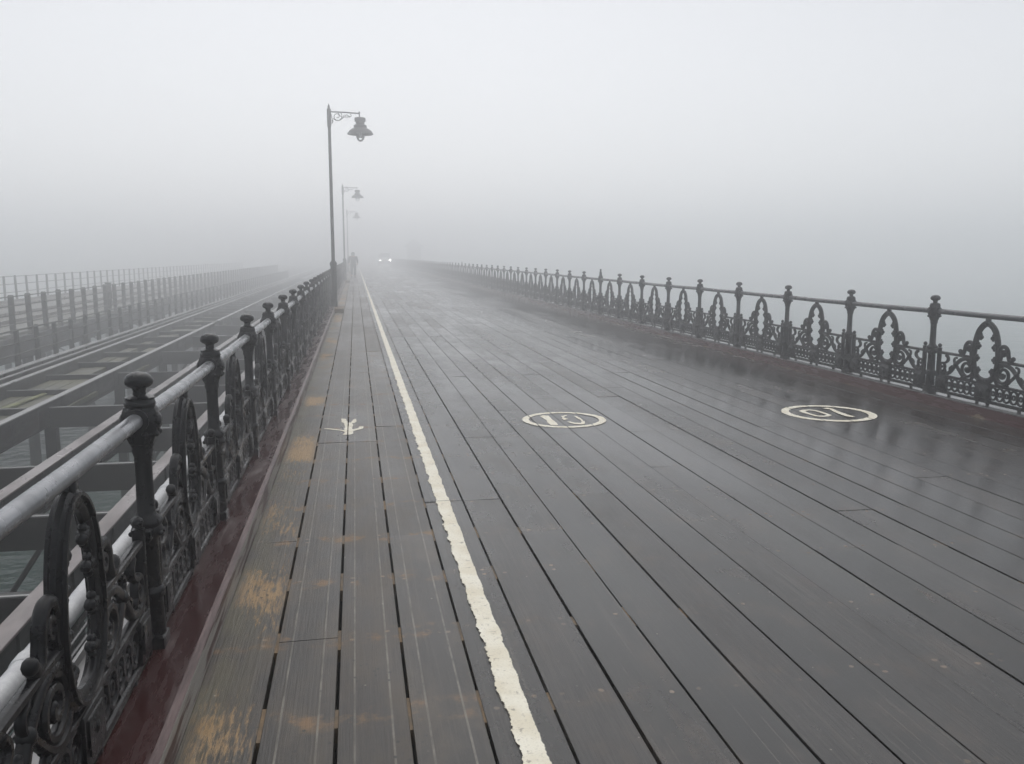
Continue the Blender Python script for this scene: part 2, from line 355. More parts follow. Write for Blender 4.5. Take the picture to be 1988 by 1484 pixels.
# ------------------------------------------------------------------ pier deck: every board real, gaps between
me = bpy.data.meshes.new('pier_deck'); bm = bmesh.new()
lay = bm.loops.layers.color.new('board')
rd = random.Random(3)
GAPS = []; LINEJ = []
k = -1
while True:
    x0 = PX0+k*PW; x1 = x0+PW
    gap = 0.0045 if x1 > 0.6 else 0.0042
    a, b = max(x0, XL-0.05), min(x1, XR+0.05)
    if a >= b: break
    GAPS.append((x0, gap))
    lo, hi = (0.0045, 0.0075) if x0 < 0.7 else (0.0025, 0.0065)
    gl = rd.uniform(lo, hi); gr = rd.uniform(lo, hi)
    y = YN+rd.randint(0, 6)*0.0
    jn = math.floor((YN-JY0)/JP)+rd.randint(1, 6)
    while y < YF:
        ye = JY0+jn*JP; jn += rd.choice((4, 5, 5, 6, 7, 8))
        if ye-y < 0.4: continue
        ye = min(ye, YF)
        dz = rd.uniform(-0.0022, 0.0022); tl = rd.uniform(-0.0012, 0.0012); sk = rd.uniform(-0.0012, 0.0012)
        c = 0.0016
        xa, xb = a+gl, b-gr
        sect = [(xa, -0.07), (xa, -c), (xa+c, 0.0), (xb-c, 0.0), (xb, -c), (xb, -0.07)]
        r1 = [(x+sk, y+0.0018, z+dz+(tl if x < (xa+xb)/2 else -tl)) for x, z in sect]
        r2 = [(x-sk, ye-0.0018, z+dz+(tl if x < (xa+xb)/2 else -tl)) for x, z in sect]
        va = [bm.verts.new(p) for p in r1]; vb = [bm.verts.new(p) for p in r2]
        walk = 1.0 if x0 < 0.35 else (0.35 if x0 < 0.5 else rd.choice((0.0, 0.0, 0.05, 0.12)))
        grv = 1.0 if x0 < 0.35 else (0.75 if (x0 < 1.0 and ye < 5.2 and y > -4.6) else 0.0)
        if x0 < -0.4: grv = 0.5
        col = (rd.random(), grv, walk, 1)
        fs = [bm.faces.new((va[i], vb[i], vb[i+1], va[i+1])) for i in range(5)]
        fs.append(bm.faces.new(va)); fs.append(bm.faces.new(vb[::-1]))
        for f in fs:
            for lp in f.loops: lp[lay] = col
        if abs(x0-0.405) < .01: LINEJ.append(ye)
        y = ye
    k += 1
bmesh.ops.recalc_face_normals(bm, faces=bm.faces[:])
bm.to_mesh(me); bm.free(); me.materials.append(deckm)
deck = tag(link('pier_deck', me), kind='structure')
# joists under the boards and dirt packed in the gaps above them
j = MB(); f = MB()
n0, n1 = int((YN-JY0)/JP)-1, int((YF-JY0)/JP)+1
for i in range(n0, n1):
    y = JY0+i*JP
    j.box(XL-0.30, XR+0.40, y-0.085, y+0.085, -0.30, -0.072)
    if y < 60:
        for gx, g in GAPS[1:]:
            pr = 0.97 if gx < 0.45 else (0.75 if gx < 0.9 else (0.30 if y < 5 else 0.12))
            if rd.random() < pr:
                L = rd.uniform(0.055, 0.12) if gx < 0.9 else rd.uniform(0.03, 0.10)
                f.box(gx-0.0085, gx+0.0085, y-L, y+L*rd.uniform(.7, 1.1), -0.06, -0.0042-rd.uniform(0, .002))
for x in (XL-0.15, 1.5, 4.0, XR+0.15): j.box(x-0.13, x+0.13, YN, YF, -0.75, -0.31)
j.obj('pier_joists', joistm, deck, smooth=0); f.obj('gap_dirt', dirtm, deck, smooth=0)
for i in range(0, 24):                         # iron legs of the promenade pier
    y = -2+i*9.0
    p = MB()
    for x in (XL+0.1, 2.7, XR-0.1):
        p.tube([(x, y, -7.5), (x, y, -0.76)], 0.15, 12)
    p.tube([(XL+0.1, y, -3.5), (2.7, y, -1.2)], 0.03, 8); p.tube([(2.7, y, -3.5), (XR-0.1, y, -1.2)], 0.03, 8)
    p.obj('pier_leg', steelm, deck)

# kerbs
kl = MB(); kl.loft([[(-0.635, y, ZK), (-0.79, y, ZK), (-0.79, y, -0.06), (-0.625, y, -0.06), (-0.628, y, 0.06)] for y in (YN, YF)])
kl = tag(kl.obj('kerb', kerbm, smooth=0), kind='structure')
m = MB(); m.loft([[(-0.6249, y, 0.101), (-0.6115, y, 0.101), (-0.609, y, -0.055), (-0.6245, y, -0.055)] for y in (YN, YF)]); m.obj('kerb_face', kedgem, kl, smooth=0)
m = MB(); m.loft([[(-0.636, y, ZK+0.003), (-0.626, y, ZK+0.002), (-0.6135, y, 0.107), (-0.6135, y, 0.1015), (-0.6345, y, 0.1015)] for y in (YN, YF)]); m.obj('kerb_edge', pinkm, kl, smooth=0)
m = MB(); m.box(-0.93, -0.7915, YN, YF, -0.30, ZK-0.004); m.obj('kerb_ledge', ledgem, kl, smooth=0)
kr = MB(); kr.box(XR, XR+0.05, YN, YF, -0.06, ZK-0.012); kr = tag(kr.obj('kerb', kerbrm, smooth=0), kind='structure')
m = MB(); m.box(XR+0.004, XR+0.33, YN, YF, ZK-0.0115, ZK, 0.004); m.box(XR+0.0505, XR+0.33, YN, YF, -0.30, ZK-0.0125); m.obj('kerb_ledge', slabm, kr, smooth=0)

# ------------------------------------------------------------------ painted markings
def slabs():
    e = [g[0] for g in GAPS]
    return [(a+0.0052, b-0.0052) for a, b in zip(e, e[1:]+[e[-1]+PW])]
def clip(poly, x0, x1):
    for sgn, lim in ((1, x0), (-1, x1)):
        o = []
        for i, p in enumerate(poly):
            q = poly[(i+1) % len(poly)]; a, b = sgn*(p[0]-lim), sgn*(q[0]-lim)
            if a >= 0: o.append(p)
            if (a >= 0) != (b >= 0):
                t = a/(a-b); o.append((p[0]+(q[0]-p[0])*t, p[1]+(q[1]-p[1])*t))
        poly = o
        if len(poly) < 3: return []
    return poly
def paint(name, polys, label, cat, org, group=None, parent=None, mat=None):
    bm = bmesh.new()
    for poly in polys:
        for x0, x1 in slabs():
            q = clip(poly, x0, x1)
            if len(q) >= 3:
                vs = [bm.verts.new((p[0]-org[0], p[1]-org[1], 0.0)) for p in q]
                try: bm.faces.new(vs)
                except ValueError: pass
    bmesh.ops.remove_doubles(bm, verts=bm.verts[:], dist=1e-5)
    for fc in bm.faces:
        if fc.normal.z < 0: fc.normal_flip()
    me = bpy.data.meshes.new(name); bm.to_mesh(me); bm.free(); me.materials.append(mat or markm)
    o = link(name, me, parent, (org[0], org[1], 0.0042) if parent is None else (0, 0, 0))
    if label: tag(o, label, cat, group)
    return o
def tri(*loops):
    L = [[Vector((x, y, 0)) for x, y in l] for l in loops]; flat = [p for l in loops for p in l]
    return [[flat[i] for i in t] for t in tessellate_polygon(L)]
def ragged(poly, amp, step=0.02, seed=1):
    r_ = random.Random(seed); o = []
    for i, p in enumerate(poly):
        q = poly[(i+1) % len(poly)]; d = math.hypot(q[0]-p[0], q[1]-p[1]); n = max(1, int(d/step))
        for k in range(n):
            t = k/n; o.append((p[0]+(q[0]-p[0])*t+r_.uniform(-amp, amp), p[1]+(q[1]-p[1])*t+r_.uniform(-amp, amp)))
    return o
def ring(cx, cy, ro, ri, seed):
    r_ = random.Random(seed); n = 120; P = []
    jo = [r_.uniform(-.006, .006) for _ in range(n)]; ji = [r_.uniform(-.005, .005) for _ in range(n)]
    def pt(i, r, jj): a = 2*math.pi*i/n; return (cx+(r+jj[i % n])*math.cos(a), cy+(r+jj[i % n])*math.sin(a))
    for i in range(n): P.append([pt(i, ri, ji), pt(i+1, ri, ji), pt(i+1, ro, jo), pt(i, ro, jo)])
    return P
one = [(1.794, 8.382), (1.821, 8.421), (1.881, 8.39), (1.874, 8.156), (1.874, 8.021), (1.87, 7.929), (1.855, 7.885), (1.797, 7.911), (1.793, 8.049), (1.811, 8.181), (1.798, 8.225), (1.795, 8.324)]
p1 = [(2.0, 8.345), (2.05, 8.388), (2.076, 8.384), (2.031, 8.311), (2.006, 8.272), (2.04, 8.196), (2.01, 8.159), (1.979, 8.137), (1.978, 8.221), (1.999, 8.288)]
p2 = [(1.99, 8.053), (2.02, 8.048), (2.056, 7.988), (2.107, 7.965), (2.136, 8.054), (2.165, 8.049), (2.152, 7.971), (2.128, 7.909), (2.097, 7.888), (2.046, 7.91), (2.008, 7.962)]
p3 = [(2.134, 8.336), (2.158, 8.302), (2.165, 8.187), (2.159, 8.064), (2.134, 8.028), (2.141, 8.136), (2.128, 8.208)]
zo = [(4.498, 8.192), (4.575, 8.257), (4.653, 8.256), (4.702, 8.206), (4.717, 8.119), (4.714, 8.003), (4.712, 7.912), (4.644, 7.854), (4.56, 7.844), (4.514, 7.893), (4.503, 8.008), (4.492, 8.092)]
zi = [(4.565, 8.18), (4.627, 8.209), (4.661, 8.179), (4.671, 8.093), (4.671, 7.994), (4.671, 7.939), (4.616, 7.897), (4.564, 7.916), (4.548, 8.0), (4.544, 8.083)]
one2 = [(4.836, 8.304), (4.902, 8.327), (4.922, 8.271), (4.904, 8.153), (4.893, 8.004), (4.885, 7.875), (4.906, 7.807), (4.851, 7.779), (4.819, 7.838), (4.823, 7.983), (4.84, 8.12), (4.876, 8.237), (4.842, 8.257)]
arrow = [(-0.175, 8.596), (-0.134, 8.589), (-0.123, 8.529), (-0.112, 8.412), (-0.094, 8.371), (-0.08, 8.369), (-0.06, 8.517), (-0.028, 8.57), (-0.025, 8.434), (-0.042, 8.362), (-0.065, 8.329), (-0.058, 8.218), (-0.066, 8.148), (-0.064, 8.042), (-0.049, 8.04), (-0.029, 8.071), (-0.006, 8.093), (-0.005, 8.155), (0.012, 8.17), (0.039, 8.165), (0.034, 8.059), (0.011, 8.029), (-0.033, 7.985), (-0.059, 7.939), (-0.057, 7.839), (-0.078, 7.801), (-0.107, 7.79), (-0.149, 7.798), (-0.132, 7.902), (-0.141, 7.954), (-0.178, 7.998), (-0.228, 8.037), (-0.281, 8.073), (-0.328, 8.093), (-0.319, 8.123), (-0.263, 8.113), (-0.208, 8.065), (-0.168, 8.035), (-0.135, 8.004), (-0.137, 8.09), (-0.13, 8.177), (-0.136, 8.25), (-0.146, 8.362), (-0.167, 8.422)]
c1 = thing('speed_marking', 'cream painted ring round worn numerals beginning with 1, middle of the planks', 'road marking', (1.987, 8.165, 0.0042))
paint('painted_ring', ring(1.987, 8.165, .412, .344, 5), None, None, (1.987, 8.165), parent=c1)
paint('numeral', tri(ragged(one, .005)), None, None, (1.987, 8.165), parent=c1)
paint('numeral', tri(ragged(p1, .004))+tri(ragged(p2, .004))+tri(ragged(p3, .004)), None, None, (1.987, 8.165), parent=c1)
c2 = thing('speed_marking', 'cream painted ring round upside-down number 10, nearer the right-hand kerb', 'road marking', (4.74, 8.03, 0.0042))
paint('painted_ring', ring(4.74, 8.03, .465, .385, 9), None, None, (4.74, 8.03), parent=c2)
paint('numeral', tri(zo, zi), None, None, (4.74, 8.03), parent=c2)
paint('numeral', tri(ragged(one2, .004)), None, None, (4.74, 8.03), parent=c2)
paint('walkway_marking', tri(ragged(arrow, .003, .03)), 'small cream stick-figure marking with outstretched arms on the walkway planks', 'road marking', (-.1, 8.15))
b = bmesh.new(); ends = [YN]+LINEJ
for a_, b_ in zip(ends, ends[1:]):
    v_ = [b.verts.new(p) for p in ((-.075, a_+.004, 0), (.075, a_+.004, 0), (.075, b_-.004, 0), (-.075, b_-.004, 0))]; b.faces.new(v_)
me = bpy.data.meshes.new('lane_line'); b.to_mesh(me); b.free(); me.materials.append(linem)
tag(link('lane_line', me, None, (0.527, 0, 0.0045)), 'long chipped cream line dividing walkway from roadway planks', 'road marking')

# ------------------------------------------------------------------ ornate cast-iron railings
SP = 1.645; HW = SP/2
def panel_mesh():
    p = MB(); D = .034
    def both(pts, wd, dp=D, sub=4):
        p.stroke(pts, wd, dp, sub=sub); p.stroke([(-a, b) for a, b in pts], wd, dp, sub=sub)
    def balls(a, b, r, sq=(.7, .82, .82)):
        for s_ in (1, -1): p.ball((0, a*s_, b), r, sq=sq)
    half = [(0, .232), (.07, .244), (.125, .288), (.158, .37), (.170, .46), (.160, .56), (.143, .655), (.110, .735), (.062, .787), (0, .812)]
    full = half+[(-a, b) for a, b in half[-2::-1]]
    p.stroke(full, .062, .036, closed=True, sub=4)
    p.stroke([(a*1.05, .5+(b-.5)*1.03) for a, b in full], .018, .058, closed=True, sub=4)
    for a, b, dx, dz in ((.112, .69, -.045, -.025), (.140, .578, -.052, 0), (.150, .455, -.052, 0), (.122, .325, -.048, .012)):
        both([(a, b), (a+dx*.7, b+dz*.7)], .038, .032); balls(a+dx*.85, b+dz*.85, .025)
        balls(a+dx*.55, b+dz*.6+.023, .020); balls(a+dx*.55, b+dz*.6-.023, .020)
    p.stroke([(0, .79), (0, .865)], .06, .04); p.ball((0, 0, .815), .036, sq=(.8, 1, .8))
    both([(.70, .45), (.185, .45)], .03)
    both([(.70, .015), (.70, .50)], .048, .04); balls(.70, .522, .029)
    p.stroke([(-.70, .205), (.70, .205)], .028, D); p.stroke([(-.70, .032), (.70, .032)], .034, D)
    for z, wd in ((.20, .03), (.06, .03), (.45, .028)): both([(.69, z), (.785, z)], wd, .03)
    for s_ in (1, -1):
        p.box(-.024, .024, s_*.63-.07, s_*.63+.07, .034, .203, .006); p.box(-.030, .030, s_*.63-.05, s_*.63+.05, .067, .183, .006)
        p.ball((0, s_*.63, .125), .03, sq=(1.15, 1, 1))
    p.box(-.024, .024, -.095, .095, .034, .203, .006); p.box(-.030, .030, -.07, .07, .067, .183, .006); p.ball((0, 0, .125), .036, sq=(1.05, 1, 1))
    for i in range(5):
        u = .142+i*.0925
        circ = [(u+.052*math.cos(2*math.pi*k/16), .125+.062*math.sin(2*math.pi*k/16)) for k in range(17)]
        for s_ in (1, -1): p.stroke([(s_*a, b) for a, b in circ], 0.020, .026, closed=True, smooth=False)
        small = [(u+.02*math.cos(2*math.pi*k/10), .125+.022*math.sin(2*math.pi*k/10)) for k in range(11)]
        for s_ in (1, -1): p.stroke([(s_*a, b) for a, b in small], .013, .022, closed=True, smooth=False)
    for a in (.075, .5): both([(a, -.005), (a, .03)], .03, .03)
    both([(.19, .415), (.28, .425), (.36, .40), (.43, .345), (.48, .285), (.54, .24), (.62, .222), (.69, .25)], .040)
    balls(.43, .345, .036); balls(.60, .235, .026)
    both([(.43, .345), (.37, .29), (.31, .238), (.25, .214), (.19, .222), (.155, .262)], .028); balls(.345, .258, .017)
    sp = []
    for k in range(27):
        t = k/26; a = R(95)+t*R(640); r_ = .088*(1-t)+.016
        sp.append((.262-.012*t+r_*math.cos(a)*1.05, .325+r_*math.sin(a)))
    both(sp, .029, .03, 2); balls(.25, .325, .022)
    both([(.205, .395), (.25, .412), (.262, .428)], .026)
    both([(.578, .43), (.553, .402), (.556, .372), (.592, .348), (.64, .338)], .024); balls(.578, .424, .026)
    circ = [(.638+.042*math.cos(2*math.pi*k/16), .298+.046*math.sin(2*math.pi*k/16)) for k in range(17)]
    for s_ in (1, -1): p.stroke([(s_*a, b) for a, b in circ], .022, .03, closed=True, smooth=False)
    balls(.645, .30, .02)
    both([(.368, .492), (.350, .468), (.322, .478), (.306, .52), (.298, .56), (.272, .592), (.235, .602), (.20, .585), (.18, .55)], .038)
    balls(.372, .494, .03); both([(.205, .53), (.236, .562), (.262, .548), (.258, .518), (.235, .508)], .022, .03); balls(.243, .53, .02)
    both([(.172, .43), (.21, .48), (.205, .54)], .03, .03)
    both([(.43, .345), (.455, .375), (.45, .41), (.42, .42)], .018, .026); balls(.42, .418, .016)
    both([(.51, .262), (.515, .30), (.49, .32)], .018, .026); balls(.488, .322, .016)
    both([(.31, .238), (.335, .215)], .018, .026); both([(.62, .222), (.585, .255), (.60, .28)], .018, .026)
    return p.mesh('railing_panel', iron, 50)
def post_mesh():
    p = MB()
    p.box(-.05, .05, -.05, .05, -.01, .05, .008)
    p.lathe([(.05, .05), (.044, .19), (.051, .20), (.053, .215), (.051, .23), (.042, .24), (.038, .42), (.046, .43), (.055, .445), (.058, .46), (.052, .475), (.059, .49), (.057, .50), (.040, .515), (.033, .53), (.0305, .68), (.032, .74), (.039, .765), (.037, .775), (.044, .79)], 20)
    p.lathe([(.044, .79), (.058, .825), (.064, .84), (.064, .912), (.058, .928)], 8, rot=R(22.5))
    p.lathe([(.053, .928), (.056, .94), (.052, .952), (.05, .958), (.052, .964), (.03, .974)], 20)
    for s_ in (1, -1):   # sockets round the handrail and lugs
        p.lathe([(.038, s_*.048), (.043, s_*.06), (.043, s_*.074), (.034, s_*.078)], 16, c=(0, 0, .885), axis='Y')
        p.lathe([(.03, s_*.052), (.033, s_*.064), (.02, s_*.072), (.004, s_*.074)], 10, c=(0, 0, .875), axis='X')
        p.box(-.03, .03, s_*.064-.02, s_*.064+.02, .43, .48, .008)
    for k in range(8):
        a = 2*math.pi*k/8+R(22.5); p.ball((.061*math.cos(a), .061*math.sin(a), .83), .012); p.ball((.056*math.cos(a), .056*math.sin(a), .448), .011)
    return p.mesh('railing_post', iron, 40)
def finial_mesh():
    p = MB(); p.lathe([(.026, .962), (.022, .985), (.026, .998), (.040, 1.004), (.048, 1.012), (.051, 1.022), (.049, 1.034), (.041, 1.046), (.028, 1.054), (.012, 1.058), (.001, 1.0585)], 24)
    return p.mesh('finial', iron, 50)
def spike_mesh():
    p = MB(); p.lathe([(.045, .962), (.036, .99), (.03, 1.03), (.036, 1.045), (.028, 1.055), (.024, 1.085), (.015, 1.09), (.02, 1.10), (.026, 1.115), (.022, 1.133), (.01, 1.146), (.001, 1.148)], 20)
    return p.mesh('finial', iron, 50)
pm, qm, fm, sm = panel_mesh(), post_mesh(), finial_mesh(), spike_mesh()
def railing(x, y0, k0, n, label, spikes):
    t = thing('iron_railing', label, 'railing', (x, 0, ZK))
    rv = random.Random(int(x*10)); zs = []
    for k in range(n):
        y = y0+(k0+k)*SP; dz = rv.uniform(-.004, .004); zs.append((y, dz))
        po = link('railing_post', qm, t, (rv.uniform(-.003, .003), y, dz*.5)); po.rotation_euler = (rv.uniform(-.006, .006), rv.uniform(-.006, .006), 0)
        link('finial', sm if (k0+k) in spikes else fm, po)
        if k < n-1: link('railing_panel', pm, t, (0, y+HW, rv.uniform(-.003, .003)))
    h = MB(); pts = []
    for (y, d), (y2, d2) in zip(zs, zs[1:]): pts += [(0, y, .885+d), (0, (y+y2)/2, .885+(d+d2)/2-.003)]
    pts.append((0, zs[-1][0], .885+zs[-1][1])); h.tube(pts, .0285, 18); h.obj('handrail', railm if x < 0 else railrm, t)
    return t
railing(XRL, 8.28, -5, 95, 'ornate black railing with wet handrail toned pale as if skylit along the narrow walkway', ())
railing(XRR, 8.47, -3, 95, 'ornate black railing standing on the maroon kerb with open sea behind', (8, 26, 44, 62))

# ------------------------------------------------------------------ street lamps
def make_lamp():
    t = thing('street_lamp', 'nearest and tallest street lamp rising from the left railing', 'street lamp', (-.63, 26.19, 0), 'street lamps along the walkway')
    p = MB(); p.box(-.11, .11, -.11, .11, 0, .10, .01)
    p.lathe([(.10, .10), (.09, .14), (.086, .9), (.088, 1.30), (.10, 1.32), (.105, 1.36), (.10, 1.40), (.075, 1.43), (.058, 1.46), (.052, 1.5), (.046, 3.6), (.043, 5.25), (.056, 5.27), (.058, 5.34), (.058, 5.74), (.062, 5.76), (.04, 5.78), (.03, 5.80), (.034, 5.82), (.026, 5.85), (.012, 5.90), (.001, 5.92)], 16)
    p.obj('pole', lampm, t)
    a = MB(); a.tube([(.05, 0, 5.69), (.5, 0, 5.68), (.86, 0, 5.66)], .020, 10); a.tube([(.86, 0, 5.71), (.862, 0, 5.52)], .018, 10)
    a.ball((.86, 0, 5.69), .028)
    bracket = MB()
    def st(pts, r=.010): bracket.tube(catmull([(x, 0, z) for x, z in pts], 3), r, 7)
    sp = []
    for k in range(22):
        t_ = k/21; an = R(60)-t_*R(560); r_ = .115*(1-t_)+.025
        sp.append((.235+r_*math.cos(an), 5.565+r_*math.sin(an)))
    st(sp)
    st([(.06, 5.42), (.09, 5.46), (.075, 5.55), (.06, 5.64)]); st([(.06, 5.36), (.10, 5.40), (.10, 5.47)], .014)
    st([(.11, 5.52), (.16, 5.47), (.24, 5.445), (.33, 5.475), (.41, 5.545), (.50, 5.555), (.60, 5.56), (.63, 5.60), (.60, 5.64)])
    st([(.26, 5.67), (.30, 5.60), (.36, 5.55), (.41, 5.56), (.43, 5.62)]); st([(.45, 5.57), (.50, 5.62), (.56, 5.57), (.59, 5.58)])
    bracket.obj('scroll_bracket', lampm, t); a.obj('arm', lampm, t)
    h = MB(); h.lathe([(.03, 5.55), (.14, 5.545), (.158, 5.53), (.158, 5.44), (.125, 5.42), (.12, 5.36), (.15, 5.345), (.185, 5.33), (.19, 5.255), (.17, 5.25)], 24, c=(.875, 0, 0)); hd = h.obj('lantern_head', lampm, t)
    s_ = MB(); s_.lathe([(.17, 5.256), (.25, 5.225), (.315, 5.175), (.355, 5.12), (.375, 5.09), (.372, 5.078), (.34, 5.085), (.14, 5.12), (.10, 5.16)], 32, c=(.875, 0, 0), cap=False); s_.obj('lamp_shade', lampm, t)
    g = MB(); g.lathe([(.128, 5.118), (.130, 5.06), (.118, 4.99), (.09, 4.925), (.05, 4.885), (.002, 4.872)], 24, c=(.875, 0, 0)); g.obj('glass_bowl', glassm, t)
    b_ = MB(); b_.lathe([(.02, 5.14), (.035, 5.10), (.04, 5.06), (.025, 5.02), (.001, 5.01)], 12, c=(.875, 0, 0)); b_.obj('bulb', pipem, t)
    pl = MB(); pl.box(-.13, .28, -1.0, .16, .0, ZK-.006, .006); pl.obj('plinth', dirtm, t)
    return t
l1 = make_lamp()
for y, lab in ((54.3, 'middle street lamp, half faded by fog behind the nearest lamp'), (83.0, 'farthest street lamp, only a faint outline in the fog')):
    c_ = copy_tree(l1); c_.location = (-.63, y, 0); c_['label'] = lab

# ------------------------------------------------------------------ pipes and cables outside the left railing
m = MB(); m.tube([(-1.73, y, -.5+.01*math.sin(y*.7)) for y in [YN+i*2.0 for i in range(70)]], .062, 16)
for i in range(40): m.lathe([(.064, -.06), (.07, -.05), (.07, .05), (.064, .06)], 16, c=(-1.73, 1.2+i*3.4, -.5+.01*math.sin((1.2+i*3.4)*.7)), axis='Y')
tag(m.obj('service_pipe', pipem), 'pale lagged pipe running low outside the left railing', 'pipe')
clab = ['outermost thin black cable running beside the pale pipe', 'second thin black cable counting from the pale pipe', 'third thin black cable counting from the pale pipe', 'innermost thin black cable, closest to the left railing']
for i in range(4):
    rv = random.Random(i); x = -1.60+i*.042
    m = MB(); m.tube([(x+rv.uniform(-.006, .006), y, -.53+rv.uniform(-.008, .004)) for y in [YN+k*1.1 for k in range(120)]], .013, 8)
    tag(m.obj('cable', cablem), clab[i], 'cable', 'cables outside the left railing')
m = MB(); m.box(-1.34, -1.16, YN, 150, -.335, -.30, .004); m.box(-1.34, -1.325, YN, 150, -.3, -.26); m.box(-1.175, -1.16, YN, 150, -.3, -.26)
tag(m.obj('cable_tray', greytop, smooth=0), 'flat pale grey cable tray just outside the left railing', 'cable tray')
m = MB()
for i in range(90): m.box(-1.80, -.94, -3.9+i*1.9, -3.84+i*1.9, -.60, -.565); 
for i in range(90): m.box(-1.80, -.94, -3.9+i*1.9, -3.84+i*1.9, -.62, -.60)
m.obj('pipe_bracket', steelm, deck, smooth=0)

# ------------------------------------------------------------------ disused tramway pier: girders, cross beams, piles
ZG = -.85
tp = thing('tramway_pier', 'skeletal pier of dark girders and cross beams over green water', 'pier', (-4.5, 0, ZG))
def G(xa, xb, depth, mat_top, gap=None):
    m = MB(); x0, x1 = xa+4.5, xb+4.5; cx = (x0+x1)/2
    segs = [(YN, YF)] if gap is None else [(YN, gap[0]), (gap[1], YF)]
    t_ = MB()
    for a, b in segs:
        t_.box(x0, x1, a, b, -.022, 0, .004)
        m.box(cx-.03, cx+.045, a, b, -depth+.02, -.0225); m.box(x0+.01, x1-.005, a, b, -depth, -depth+.0195)
        y = a+.6
        while y < min(b, 90): m.box(cx+.0455, x1-.012, y, y+.012, -depth+.02, -.023); y += 1.15
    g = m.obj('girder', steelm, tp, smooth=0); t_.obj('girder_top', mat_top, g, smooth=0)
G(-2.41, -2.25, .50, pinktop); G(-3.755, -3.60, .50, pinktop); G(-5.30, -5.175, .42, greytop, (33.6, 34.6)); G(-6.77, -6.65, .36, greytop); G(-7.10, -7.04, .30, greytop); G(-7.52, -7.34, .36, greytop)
far_beams = MB()
for i in range(46):
    y = 2.36+2.22*i; rv = random.Random(i)
    for a, b in ((-3.60, -2.41), (-5.18, -3.75), (-6.65, -5.30), (-7.34, -6.77)):
        if a == -5.18 and i % 2: continue
        zt = -.12+rv.uniform(-.01, .01); xa, xb = a+4.47, b+4.53
        if i >= 28: far_beams.box(xa, xb, y, y+.14, -.46, zt, .005); continue
        m = MB(); m.box(xa, xb, y, y+.14, -.46, zt, .005); cb = m.obj('cross_beam', beamm, tp, smooth=0)
        if a < -7: continue
        m = MB(); m.box(xa+.01, xb-.01, y+.012, y+.045, zt+.001, zt+.011); m.obj('beam_cap', greytop, cb, smooth=0)
tag(far_beams.obj('cross_beam', beamm, tp, smooth=0), kind='stuff')
rv = random.Random(11)
for i in range(19):
    y = 2.45+4.44*i
    for x in (-2.33, -3.68, -5.24, -6.7):
        if rv.random() < .14: continue
        m = MB(); m.box(x+4.5-.09, x+4.5+.09, y+.02, y+.20, -6.5, -.47, .01); m.obj('pile', beamm, tp, smooth=0)
    if i % 2 == 0:
        m = MB(); m.tube([(4.5-3.6, y+.1, -.6), (4.5-5.2, y+.1, -3.0)], .035, 8); m.tube([(4.5-5.2, y+.1, -.6), (4.5-6.7, y+.1, -3.0)], .035, 8); m.obj('brace', steelm, tp)
for i in range(30):      # algae-covered boards left in the far bay
    y = 14.0+i*2.22+.2
    m = MB(); n = rv.randint(3, 5)
    for k in range(n):
        xa = 4.5-6.6+k*.30
        if rv.random() < .16: continue
        m.box(xa, xa+.27, y-.04, y+1.9, -.30-rv.uniform(0, .03), -.22-rv.uniform(0, .02))
    if len(m.bm.verts): m.obj('board', boardm, tp, smooth=0)
m = MB()
for i in range(6): m.box(-.06+.004*i, .06-.003*i, -1.05+i*.35, -.705+i*.35, .0, .05-.003*i, .012)
o = m.obj('loose_timber', algaem, None, (-6.02, 17.2, ZG-.215)); o.rotation_euler = (0, 0, R(-3)); tag(o, 'yellow-green algae-covered timber lying across the tramway cross beams', 'timber')

# ------------------------------------------------------------------ fences and railway pier
def fence(name, x, y0, sp, n, zb, zt, wd, rails, rail_r, label, taper=.0):
    t = thing(name, label, 'fence', (x, 0, zb)); h = zt-zb; rv = random.Random(int(-x*7))
    for k in range(n):
        y = y0+k*sp; a = wd/2
        m = MB(); m.loft([[(-a*s_, -a*s_, z), (a*s_, -a*s_, z), (a*s_, a*s_, z), (-a*s_, a*s_, z)] for z, s_ in ((-.25, 1+taper), (h*.5, 1), (h-.03, 1), (h, .7))])
        o = m.obj('fence_post', fencem, t, (0, y, rv.uniform(-.02, .015)), 0); o.rotation_euler = (rv.uniform(-.02, .02), rv.uniform(-.015, .015), 0)
    for f_ in rails:
        m = MB(); m.tube([(a+.01, y0-2*sp+k*sp*2, h*f_+.006*math.sin(k*1.7)) for k in range(n//2+2)], rail_r, 6); m.obj('fence_wire', fencem, t)
    return t
F1 = fence('tramway_fence', -7.62, 20.0-1.28*6, 1.28, 72, ZG, -.045, .085, (.97, .62, .30), .017, 'nearest low post-and-rail fence beside the double girder', .35)
ZR = -.66
fence('railway_fence', -9.95, 27.6-1.4*7, 1.4, 72, ZR, .46, .13, (.96, .72, .48, .24), .016, 'middle fence of stout square posts along the railway edge')
fence('railway_fence', -17.4, 47.6-1.55*10, 1.55, 72, ZR, .60, .09, (.97, .66, .33), .018, 'farthest thin fence standing against the white fog')
rp = thing('railway_pier', 'long low railway pier with greenish boards beyond the fences', 'pier', (-13.7, 0, ZR))
m = MB()
for k in range(30):
    xa = -3.75+k*.252; m.box(xa, xa+.236, YN, YF, -.09, -.003*(k % 3))
m.obj('deck_boards', deck2m, rp, smooth=0)
m = MB(); m.box(3.80, 4.0, YN, YF, -.75, -.095); m.box(-3.95, -3.75, YN, YF, -.75, -.095); m.obj('edge_girder', steelm, rp, smooth=0)
for x in (2.3, .85, -1.3, -2.75):
    m = MB(); m.loft([[(x-.065, y, .0), (x+.065, y, .0), (x+.02, y, .03), (x+.02, y, .1), (x+.036, y, .11), (x+.036, y, .145), (x-.036, y, .145), (x-.036, y, .11), (x-.02, y, .1), (x-.02, y, .03)] for y in (YN, YF)]); m.obj('track_rail', trackm, rp, smooth=0)
